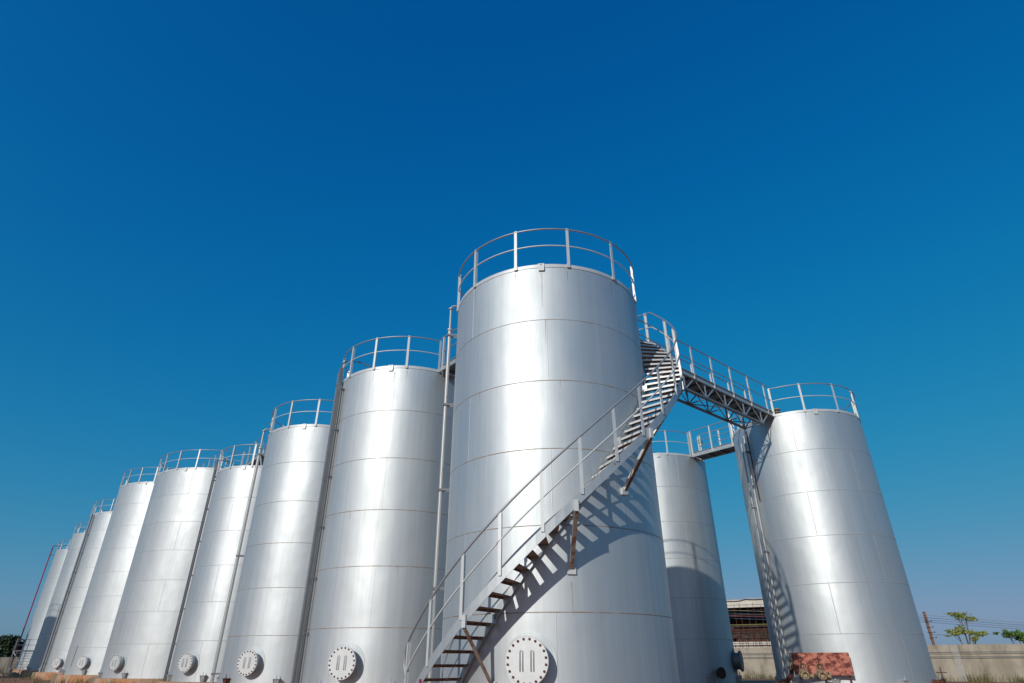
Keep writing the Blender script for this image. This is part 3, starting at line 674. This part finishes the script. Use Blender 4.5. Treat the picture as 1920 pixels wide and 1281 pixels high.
for z in (1.30, 1.20, 1.02, .93):     # thin dark tubes on the wall face, standing in for wire shadows
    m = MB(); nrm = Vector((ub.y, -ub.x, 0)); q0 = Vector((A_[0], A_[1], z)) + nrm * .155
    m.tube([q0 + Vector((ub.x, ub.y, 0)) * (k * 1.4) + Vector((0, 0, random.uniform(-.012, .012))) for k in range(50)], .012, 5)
    o = part('wire_shadow_line', m, DARKST, WALLR); o.location = (-WALLR.location[0], -WALLR.location[1], -WALLR.location[2])
# ------------------------------------------------------------------ unfinished building and scaffolding behind the wall
bc = Vector((23.9, 66.9, GZ)); ang = math.atan2(-.45, .9)
BD = thing('unfinished_building', 'pale unfinished building with a big dark opening', 'building', bc, ang)
Z0 = -GZ
m = MB()
m.box((0 - 5.2, 0, 3.2), (5.0, .25, 6.4)); m.box((4.65, 0, 3.2), (4.7, .25, 6.4)); m.box((-.2, 0, 6.47), (14.6, .26, .7)); m.box((-.2, 0, 1.5), (5.0, .24, 2.9))
m.box((-.2, 6, 3.4), (14.6, .25, 6.6)); m.box((7.0, 3, 3.3), (.24, 5.7, 6.5)); m.box((-7.5, 3, 3.3), (.24, 5.7, 6.5))
part('wall', m, PALEW, BD)
m = MB(); vs = []; N = 30
for k in range(N + 1):
    x = -7.9 + 15.4 * k / N; z = 6.85 + .03 * math.sin(k * .55) + .02 * math.sin(k * 1.7) + (.12 if x > 0 else 0)
    for y, dz in ((-.35, -.12), (3, .35), (6.3, -.1)): vs.append((x, y, z + dz))
m.add(vs, [(3 * k + j, 3 * k + 3 + j, 3 * k + 4 + j, 3 * k + 1 + j) for k in range(N) for j in (0, 1)], 0, True); part('roof', m, PALEW, BD)
m = MB(); m.box((-.2, 3.2, 4.55), (7.2, .05, 4.2)); part('bay_shade_sheet', m, DARKI, BD)  # near-black sheet, painted shade for the depth of the opening
m = MB(); m.box((-.2, .45, 4.1), (5.0, .5, .10)); m.box((-.2, .45, 5.45), (5.0, .5, .09)); m.box((-.2, .45, 3.0), (5.0, .5, .1)); part('floor_beam', m, RUSTD, BD)
for k in range(16):
    x = -2.5 + 4.6 * random.random(); z = 3.05 if random.random() < .75 else 4.15
    h = random.uniform(.12, .5); m = MB(); m.box((x, random.uniform(.30, .60), z + h / 2), (random.uniform(.08, .5), .2, h)); 
    part('stacked_goods', m, random.choice([PILEM, RUSTD, RUSTD, DARKI]), BD)
SC = thing('scaffolding', 'rusty tube scaffolding across the dark opening of the building', 'scaffolding', bc + Vector((math.sin(ang) * 1.2, -math.cos(ang) * 1.2, 0)), ang)
for k in range(9):
    x = -2.9 + k * .68 + random.uniform(-.08, .08); m = MB(); m.tube([(x, 0, 0), (x + random.uniform(-.06, .06), 0, random.uniform(6.0, 6.5))], .02, 6); part('standard', m, SCAFR, SC)
for z in (2.62, 3.3, 3.95, 4.5, 5.2, 5.75, 6.25):
    m = MB(); m.tube([(-3.4, -.05, z + random.uniform(-.05, .05)), (3.9, -.05, z + random.uniform(-.05, .05))], .022, 6); part('ledger', m, GREENB if z == 4.5 else SCAFR, SC)
m = MB(); m.box((-.2, .2, 2.56), (5.6, .3, .09)); part('plank', m, SCAFR, SC)
m = MB(); m.box((-.2, .2, 3.88), (5.9, .3, .06)); part('plank', m, SCAFR, SC)
for k in range(7):
    x = -2.0 + k * .62; m = MB(); m.tube([(x, -.08, 2.5), (x + .15 * (-1) ** k, -.08, 4.0)], .022, 5); part('brace', m, SCAFR, SC)

# ------------------------------------------------------------------ trees
def tree(label, loc, h, crowns, leafmat, trunk_r, seed, nleaf, lsz, group=None, forks=None):
    rnd = random.Random(seed)
    Tt = thing('tree', label, 'tree', loc, 0, group)
    m = MB(); tips = []
    for (x, y, z, rx, rz, share) in crowns:
        base = Vector((rnd.uniform(-.05, .05), rnd.uniform(-.05, .05), 0)); end = Vector((x, y, z))
        midp = Vector((x * .25, y * .25, z * .55))
        m.tube([base, (base + midp) / 2 + Vector((rnd.uniform(-.05, .05), 0, 0)), midp, (midp + end) / 2 + Vector((0, 0, -.03 * z)), end], [trunk_r, trunk_r * .8, trunk_r * .6, trunk_r * .42, trunk_r * .2], 6)
        for k in range(5):
            q = end + Vector((rnd.uniform(-1, 1) * rx, rnd.uniform(-1, 1) * rx, rnd.uniform(-.4, .9) * rz)) * .8
            m.tube([midp.lerp(end, .5 + .1 * k), end.lerp(q, .5), q], [trunk_r * .3, trunk_r * .2, trunk_r * .08], 5)
    part('trunk', m, BARKM, Tt)
    m = MB()
    for (x, y, z, rx, rz, share) in crowns:
        clus = [Vector((x, y, z)) + Vector((rnd.gauss(0, .5) * rx, rnd.gauss(0, .5) * rx, rnd.gauss(0, .45) * rz)) for _ in range(max(4, int(14 * share)))]
        for _ in range(int(nleaf * share)):
            c0 = rnd.choice(clus); c = c0 + Vector((rnd.gauss(0, .16) * rx, rnd.gauss(0, .16) * rx, rnd.gauss(0, .20) * rz))
            d = Vector((rnd.gauss(0, 1), rnd.gauss(0, 1), rnd.gauss(0, .6))).normalized(); e = d.cross(Vector((rnd.gauss(0, 1), rnd.gauss(0, 1), rnd.gauss(0, 1)))).normalized()
            s1 = lsz * rnd.uniform(.6, 1.3); m.add([c, c + d * s1 * .5 + e * s1 * .28, c + d * s1, c + d * s1 * .5 - e * s1 * .28], [(0, 1, 2, 3)])
    part('crown', m, leafmat, Tt)
    return Tt
tree('spindly yellowing tree of two leafy tiers behind the tan wall', (37.0, 53.9, GZ), 5, [(.05, 0, 4.55, .75, .28, 1.0), (.55, .1, 4.35, .55, .2, .5), (-.75, 0, 3.25, .85, .22, 1.1), (.0, .1, 3.5, .5, .3, .5), (.95, .1, 3.2, .75, .22, .55), (.5, 0, 2.8, .6, .2, .25)], LEAF1, .07, 3, 520, .17)
tree('small round green treetop behind the tan wall near the edge', (40.1, 52.5, GZ), 4, [(-.7, 0, 3.15, .5, .22, .8), (.1, 0, 3.2, .55, .3, 1.0), (.75, 0, 3.05, .55, .28, .9), (.35, 0, 2.75, .5, .2, .5)], LEAF2, .06, 5, 560, .17)
for i, (x, y, h, r, lab) in enumerate(((-110, 130, 7.0, 3.0, 'tallest dark green tree at the far left edge'), (-104, 134, 5.4, 2.3, 'dark green tree second from the left edge'), (-97.5, 130, 5.9, 1.7, 'pointed dark green tree just left of the red pipe'), (-116, 132, 6.4, 3.0, 'dark green tree cut by the left edge'),
                                       (-100, 128, 3.8, 2.8, 'low dark bush in front of the far left trees'), (-108, 126, 4.0, 3.0, 'broad dark bush under the tallest far left tree'))):
    tree(lab, (x, y, GZ), h, [(0, 0, h * .78, r * .8, h * .20, 1.2), (-r * .5, 0, h * .5, r * .8, h * .2, 1.2), (r * .5, 0, h * .5, r * .8, h * .2, 1.2), (0, 0, h * .3, r, h * .2, 1.2)], LEAF3, .22, 20 + i, 1500, .55, 'dark trees beyond the far wall')

# ------------------------------------------------------------------ access stair by the farthest tank
AS = thing('access_stair', 'small grey stair and railed landing in front of the farthest tank', 'stairs', (-48.9, 67.2, GZ), R_(34))  # the stair's shade is put into its colour by the darker steel
for k in range(8):
    m = MB(); m.box((0, -2.15 + k * .26, .25 + k * .24), (1.25, .25, .035)); part('tread', m, TRAYM, AS)
for sx in (-.66, .66):
    m = MB(); m.bar((sx, -2.3, .1), (sx, .0, 2.1), .04, .2); part('stringer', m, TRAYM, AS)
m = MB(); m.box((0, .75, 2.15), (2.1, 1.4, .12)); part('landing', m, TRAYM, AS)
for x, y in ((-1, .1), (1, .1), (-1, 1.4), (1, 1.4), (0, 1.4)):
    m = MB(); m.bar((x, y, 0), (x, y, 3.25), .06, .06, (0, 1, 0)); part('post', m, TRAYM, AS)
for z in (2.7, 3.2):
    m = MB(); m.tube([(-1, .1, z), (-1, 1.4, z), (1, 1.4, z), (1, .1, z)], .03, 6); part('rail', m, RAIL, AS)
m = MB(); m.tube([(-1, .05, 2.1), (.55, -2.2, .35)], .05, 6); part('handrail', m, RAIL, AS)
m = MB(); m.bar((1.0, .0, 2.35), (1.12, .0, 3.3), .14, .10, (0, 1, 0)); part('tool_box', m, RUSTD, AS, label='dark upright fitting on the landing rail')

# ------------------------------------------------------------------ small ground clutter, rubble and grass
random.seed(21)
for i, (x, y, sz, lab) in enumerate(((-46.5, 63.5, .34, 'largest pale boulder below the small grey stair'), (-47.6, 63.4, .22, 'middle sized rock left of the pale boulder'), (-45.3, 62.4, .18, 'small rock right of the pale boulder'), (-48.6, 64.2, .26, 'rock lying nearest the low weathered wall'))):
    m = MB(); vs = []; n1_, n2_ = 9, 6
    for j in range(n2_ + 1):
        for k in range(n1_):
            ph = math.pi * j / n2_; q = 2 * math.pi * k / n1_; r = sz * random.uniform(.75, 1.05); vs.append((r * math.sin(ph) * math.cos(q) * 1.4, r * math.sin(ph) * math.sin(q), r * .75 * math.cos(ph)))
    m.add(vs, [(j * n1_ + k, j * n1_ + (k + 1) % n1_, (j + 1) * n1_ + (k + 1) % n1_, (j + 1) * n1_ + k) for j in range(n2_) for k in range(n1_)])
    o = link('rock', m.mesh('rock', ROCKM), None, (x, y, GZ + sz * .3)); tag(o, lab, 'rock', 'rocks by the small stair')
def rust_block(x, y, z, lab):
    B_ = thing('rusty_bracket', lab, 'bracket', (x, y, z), R_(25)); m = MB(); m.box((0, 0, .12), (.22, .02, .30)); m.box((-.1, .08, .12), (.02, .16, .30)); m.box((0, .06, -.035), (.26, .2, .012)); part('plate', m, RUSTM, B_)
rust_block(-15.7, 32.95, -.01, 'rusty red bracket standing on the plinth of the first wide tank')
grass = MB()
def tuft(x, y, z, n, h, spread):
    for _ in range(n):
        a = random.uniform(0, 2 * math.pi); r = spread * math.sqrt(random.random()); bx, by = x + r * math.cos(a), y + r * math.sin(a)
        hh = h * random.uniform(.5, 1.2); lx, ly = random.gauss(0, .22) * hh, random.gauss(0, .22) * hh; q = random.uniform(0, math.pi); wx, wy = math.cos(q) * .012, math.sin(q) * .012
        grass.add([(bx - wx, by - wy, z), (bx + wx, by + wy, z), (bx + lx * .5 + wx * .7, by + ly * .5 + wy * .7, z + hh * .6), (bx + lx, by + ly, z + hh), (bx + lx * .5 - wx * .7, by + ly * .5 - wy * .7, z + hh * .6)], [(0, 1, 2, 3, 4)])
for k in range(260):        # at the foot of the tan wall
    s_ = random.uniform(5, 48); tuft(A_[0] + ub.x * s_ - ub.y * 0 - .6 * random.random() * .6, A_[1] + ub.y * s_ - .35 - random.random() * .9, GZ, 16, random.uniform(.25, .75), .35)
for tk, R, a0, a1, n_ in (('T5', RB, -70, 20, 12), ('T6', RB, -60, 10, 7), ('T7', RB, -60, 10, 5), ('T4', RS, -80, 0, 5), ('T9', RB, -60, 30, 14)):
    for k in range(n_):
        q = rad(random.uniform(a0, a1), R + random.uniform(.5, 1.6)); tuft(P[tk][0] + q.x, P[tk][1] + q.y, GZ, 18, random.uniform(.2, .62), .3)
for k in range(70):
    d = random.uniform(45, 85); az = R_(random.uniform(-40, -31)); tuft(math.sin(az) * d, math.cos(az) * d, GZ, 14, random.uniform(.1, .35), .5)
o = link('grass', grass.mesh('grass', GRASSM)); o['kind'] = 'stuff'; o['label'] = 'dry grass tufts at wall foot and around the plinths'; o['category'] = 'grass'

scene.render.engine = 'CYCLES'
